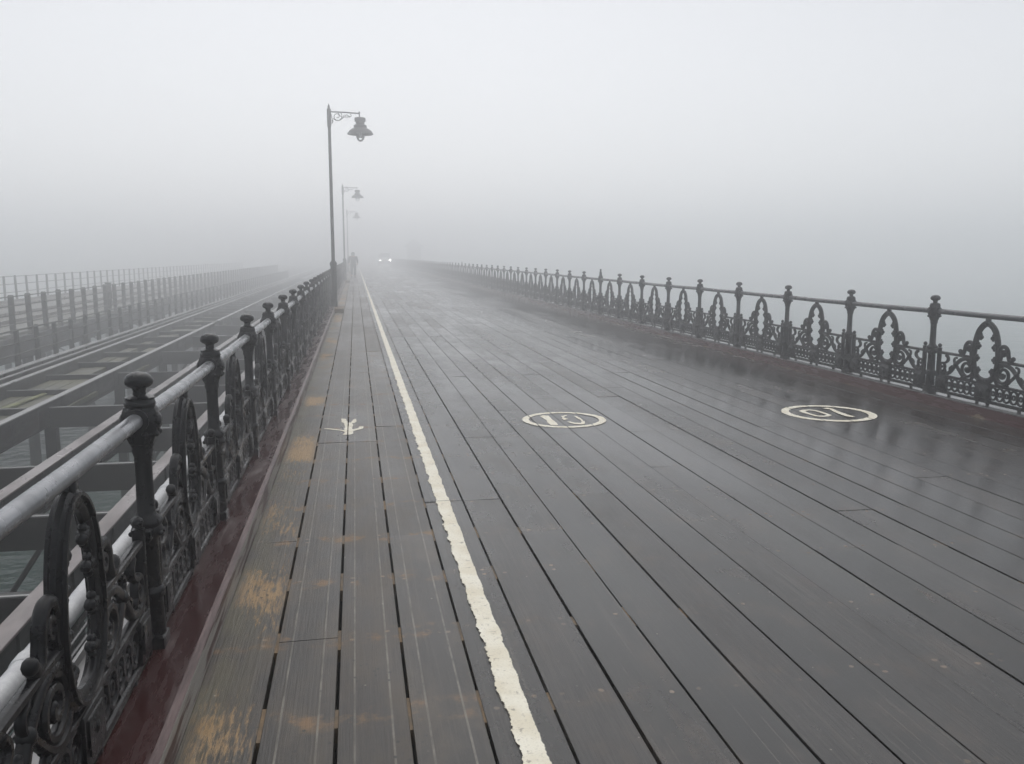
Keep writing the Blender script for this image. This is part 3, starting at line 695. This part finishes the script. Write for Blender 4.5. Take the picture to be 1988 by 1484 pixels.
for i in range(18):
    y = 5+i*6.0; m = MB()
    for x in (3.6, 0, -3.6): m.tube([(x, y, -6.8), (x, y, -.76)], .16, 10)
    m.tube([(3.6, y, -3), (0, y, -1)], .04, 6); m.tube([(0, y, -3), (-3.6, y, -1)], .04, 6); m.obj('pile', steelm, rp)
tcab = t = thing('trackside_cabinet', 'dim dark equipment cabinet behind the middle fence', 'cabinet', (-10.5, 40.0, ZR))
m = MB(); m.box(-.16, .16, -.18, .18, .10, 1.08, .01); m.box(-.13, .13, -.15, .15, 0, .101); m.obj('body', steelm, t, smooth=0)
m = MB(); m.box(-.19, .19, -.21, .21, 1.081, 1.12, .008); m.obj('roof', steelm, t, smooth=0)
m = MB(); m.box(.1605, .172, -.15, .15, .14, 1.03, .003); dr = m.obj('door', fencem, t, smooth=0); m = MB(); m.box(.1725, .195, .10, .12, .55, .68); m.obj('handle', trackm, dr, smooth=0); tcab.scale = (.6, .55, 1.0)

# ------------------------------------------------------------------ walking person (dark hooded coat)
def skin(name, verts, edges, mat, parent, sub=2, root=0):
    bm = bmesh.new(); ly = bm.verts.layers.skin.verify(); vs = []
    for i, (co, r_) in enumerate(verts):
        v = bm.verts.new(co); v[ly].radius = (r_, r_) if not isinstance(r_, tuple) else r_; v[ly].use_root = (i == root); vs.append(v)
    for a, b in edges: bm.edges.new((vs[a], vs[b]))
    me = bpy.data.meshes.new(name); bm.to_mesh(me); bm.free(); me.materials.append(mat)
    o = link(name, me, parent); md = o.modifiers.new('skin', 'SKIN'); md.use_smooth_shade = True
    sb = o.modifiers.new('sub', 'SUBSURF'); sb.levels = sb.render_levels = sub; return o
pr = thing('person', 'dim figure in a dark hooded coat walking on the foggy walkway', 'person', (-.14, 66.0, 0)); pr.scale = (1.2, 1.1, 1.06)
V = [((0, 0, .95), .125), ((0, .01, 1.18), .13), ((0, .02, 1.42), .12), ((0, .03, 1.52), .055), ((0, .04, 1.62), .09), ((0, .045, 1.70), .098), ((0, .04, 1.76), .06),
     ((.17, .02, 1.43), .06), ((.235, -.03, 1.18), .045), ((.25, .05, .96), .036), ((.25, .075, .90), .03),
     ((-.17, .02, 1.43), .06), ((-.235, .06, 1.18), .045), ((-.25, .0, .96), .036), ((-.25, -.02, .90), .03),
     ((.09, 0, .88), .095), ((.10, .14, .50), .06), ((.10, .10, .10), .042), ((.10, .22, .045), .04),
     ((-.09, 0, .88), .095), ((-.10, -.02, .50), .06), ((-.10, -.24, .14), .042), ((-.10, -.17, .04), .04)]
Ed = [(0, 1), (1, 2), (2, 3), (3, 4), (4, 5), (5, 6), (2, 7), (7, 8), (8, 9), (9, 10), (2, 11), (11, 12), (12, 13), (13, 14), (0, 15), (15, 16), (16, 17), (17, 18), (0, 19), (19, 20), (20, 21), (21, 22)]
for s_, hi in ((1, 10), (-1, 14)):
    hx, hy, hz = V[hi][0]
    for q, (dx, L) in enumerate(((-.026, .07), (-.009, .08), (.009, .075), (.026, .06))):
        i0 = len(V); V += [((hx-s_*.012, hy+dx, hz-.05), .009), ((hx-s_*.02, hy+dx+.006, hz-.05-L*.5), .0085), ((hx-s_*.034, hy+dx+.01, hz-.05-L), .007)]; Ed += [(hi, i0), (i0, i0+1), (i0+1, i0+2)]
    i0 = len(V); V += [((hx-s_*.015, hy+.035, hz-.02), .01), ((hx-s_*.025, hy+.05, hz-.06), .008)]; Ed += [(hi, i0), (i0, i0+1)]
skin('body', V, Ed, skinm, pr)
V = [((0, 0, .80), (.20, .15)), ((0, 0, 1.0), (.19, .145)), ((0, .01, 1.2), (.18, .15)), ((0, .02, 1.42), (.175, .14)), ((.20, .02, 1.42), .085), ((.255, -.03, 1.18), .068), ((.262, .045, .98), .058), ((-.20, .02, 1.42), .085), ((-.255, .06, 1.18), .068), ((-.262, .0, .98), .058)]
skin('coat', V, [(0, 1), (1, 2), (2, 3), (3, 4), (4, 5), (5, 6), (3, 7), (7, 8), (8, 9)], darkm, pr)
skin('hood', [((0, .02, 1.49), .11), ((0, .025, 1.60), .118), ((0, .02, 1.70), .122), ((0, .015, 1.77), .085)], [(0, 1), (1, 2), (2, 3)], darkm, pr)
V = [((0, 0, .93), (.15, .13)), ((.09, 0, .86), .11), ((.10, .14, .50), .078), ((.10, .10, .12), .062), ((-.09, 0, .86), .11), ((-.10, -.02, .50), .078), ((-.10, -.23, .16), .062)]
skin('trousers', V, [(0, 1), (1, 2), (2, 3), (0, 4), (4, 5), (5, 6)], jeanm, pr)
skin('shoe', [((.10, .09, .05), .052), ((.10, .18, .04), .045), ((.10, .27, .035), .035)], [(0, 1), (1, 2)], shoem, pr)
skin('shoe', [((-.10, -.25, .09), .052), ((-.10, -.17, .045), .045), ((-.10, -.10, .03), .035)], [(0, 1), (1, 2)], shoem, pr)

# ------------------------------------------------------------------ van far off with headlights on
vn = thing('van', 'pale van almost lost in fog with two bright headlights', 'van', (6.64-3.0, 190, 0))
vn.location = (4.75, 140, 0)
m = MB(); hw = 1.0
prof = [(0.0, .42, .98), (0.0, .95, 1.0), (.12, 1.12, 1.0), (.75, 1.28, 1.0), (1.35, 2.05, .93), (1.7, 2.2, .90), (5.2, 2.22, .90), (5.3, 1.3, .98), (5.3, .45, .98)]
m.loft([[(s_*hw*k, y, z) for y, z, k in prof] for s_ in (1, -1)]); m.obj('body', vanm, vn)
m = MB(); m.loft([[(-.88, .785, 1.33), (.88, .785, 1.33), (.82, 1.30, 2.0), (-.82, 1.30, 2.0)], [(-.88, .76, 1.345), (.88, .76, 1.345), (.82, 1.275, 2.015), (-.82, 1.275, 2.015)]]); m.obj('windscreen', glassd, vn)
m = MB(); m.box(-1.0, 1.0, -.10, -.003, .34, .62, .03); m.obj('bumper', lampm, vn)
m = MB(); m.box(-.56, .56, -.03, -.003, .68, .88, .01); m.obj('grille', lampm, vn)
for s_ in (1, -1):
    m = MB(); m.lathe([(.02, -.05), (.07, -.045), (.09, -.03), (.10, -.002)], 20, c=(s_*.74, 0, .97), axis='Y'); m.obj('headlight', headm, vn)
    m = MB(); m.box(s_*1.16-.08, s_*1.16+.08, .95, 1.05, 1.35, 1.65, .02); m.obj('mirror', lampm, vn)
    for y in (.95, 4.2):
        m = MB(); m.lathe([(.2, -.11), (.33, -.11), (.345, -.08), (.345, .08), (.33, .11), (.2, .11)], 24, c=(s_*.93, y, .345), axis='X'); wh = m.obj('wheel', tyrem, vn)
        m = MB(); m.lathe([(.03, -.115), (.12, -.1), (.2, -.09), (.2, .09), (.12, .1), (.03, .115)], 20, c=(s_*.93, y, .345), axis='X'); m.obj('rim', rimm, wh)

# ------------------------------------------------------------------ shelter on a bay of the right side, a dark hint in the fog
sh = thing('pier_shelter', 'faint dark shelter standing beyond the end of the right railing', 'shelter', (11.0, 168, 0)); sh.scale = (1.25, 1.2, 1.3)
m = MB(); m.box(-1.0, 1.25, -1.6, 1.6, -.3, -.02); m.obj('platform', beamm, sh, smooth=0)
m = MB(); m.box(-.9, 1.1, -1.4, 1.4, -.019, .9, .01); m.obj('wall', shelm, sh, smooth=0)
m = MB(); m.box(-.86, 1.06, -1.36, 1.36, .901, 2.45); m.obj('window', glassd, sh, smooth=0)
for x in (-.88, .1, 1.08):
    for y in (-1.38, 1.38): m = MB(); m.box(x-.05, x+.05, y-.05, y+.05, .902, 2.5, .005); m.obj('post', shelm, sh, smooth=0)
m = MB(); m.loft([[(-1.3, -1.8, 2.51), (1.5, -1.8, 2.51), (1.5, 1.8, 2.51), (-1.3, 1.8, 2.51)], [(-1.3, -1.8, 2.58), (1.5, -1.8, 2.58), (1.5, 1.8, 2.58), (-1.3, 1.8, 2.58)], [(-.2, -.5, 3.6), (.4, -.5, 3.6), (.4, .5, 3.6), (-.2, .5, 3.6)]]); rf = m.obj('roof', roofm, sh, smooth=0)
m = MB(); m.lathe([(.12, 3.6), (.05, 3.75), (.09, 3.85), (.05, 3.95), (.01, 4.15)], 12, c=(.1, 0, 0)); m.obj('finial', roofm, rf)

# ------------------------------------------------------------------ sea and fog
wm = M('green_sea', 0.05, 0, (0.034, 0.078, 0.066)); wm.b.inputs['IOR'].default_value = 1.33
n1 = wm.noise((1, 1.5, 1), 1.1, 3, 0.5); n2 = wm.noise((1, 1.4, 1), .28, 2, 0.5); n3 = wm.noise((1, 1.6, 1), 3.6, 3, .5)
wm.bump(wm.math('ADD', wm.math('MULTIPLY', n1, .85), wm.math('ADD', wm.math('MULTIPLY', n2, 1.3), wm.math('MULTIPLY', n3, .13))), 1.0, 0.95)
ZW = -5.4
b = bmesh.new(); bmesh.ops.create_grid(b, x_segments=8, y_segments=8, size=1.0, matrix=Matrix.Translation((0, 110, ZW)) @ Matrix.Diagonal((230, 230, 1, 1)))
me = bpy.data.meshes.new('water'); b.to_mesh(me); b.free(); me.materials.append(wm.m); tag(link('water', me), kind='structure')
hz = M('fog_air'); hz.t.nodes.remove(hz.b)
pv = hz.n('ShaderNodeVolumePrincipled'); pv.inputs['Density'].default_value = HAZE; pv.inputs['Color'].default_value = (0.985, 0.99, 1.0, 1); pv.inputs['Anisotropy'].default_value = 0.8
hz.l(pv.outputs[0], hz.t.nodes['Material Output'].inputs['Volume'])
m = MB(); m.box(-240, 240, -130, 350, ZW-3.2, 7.0); tag(m.obj('haze', hz.m, smooth=0), kind='stuff')
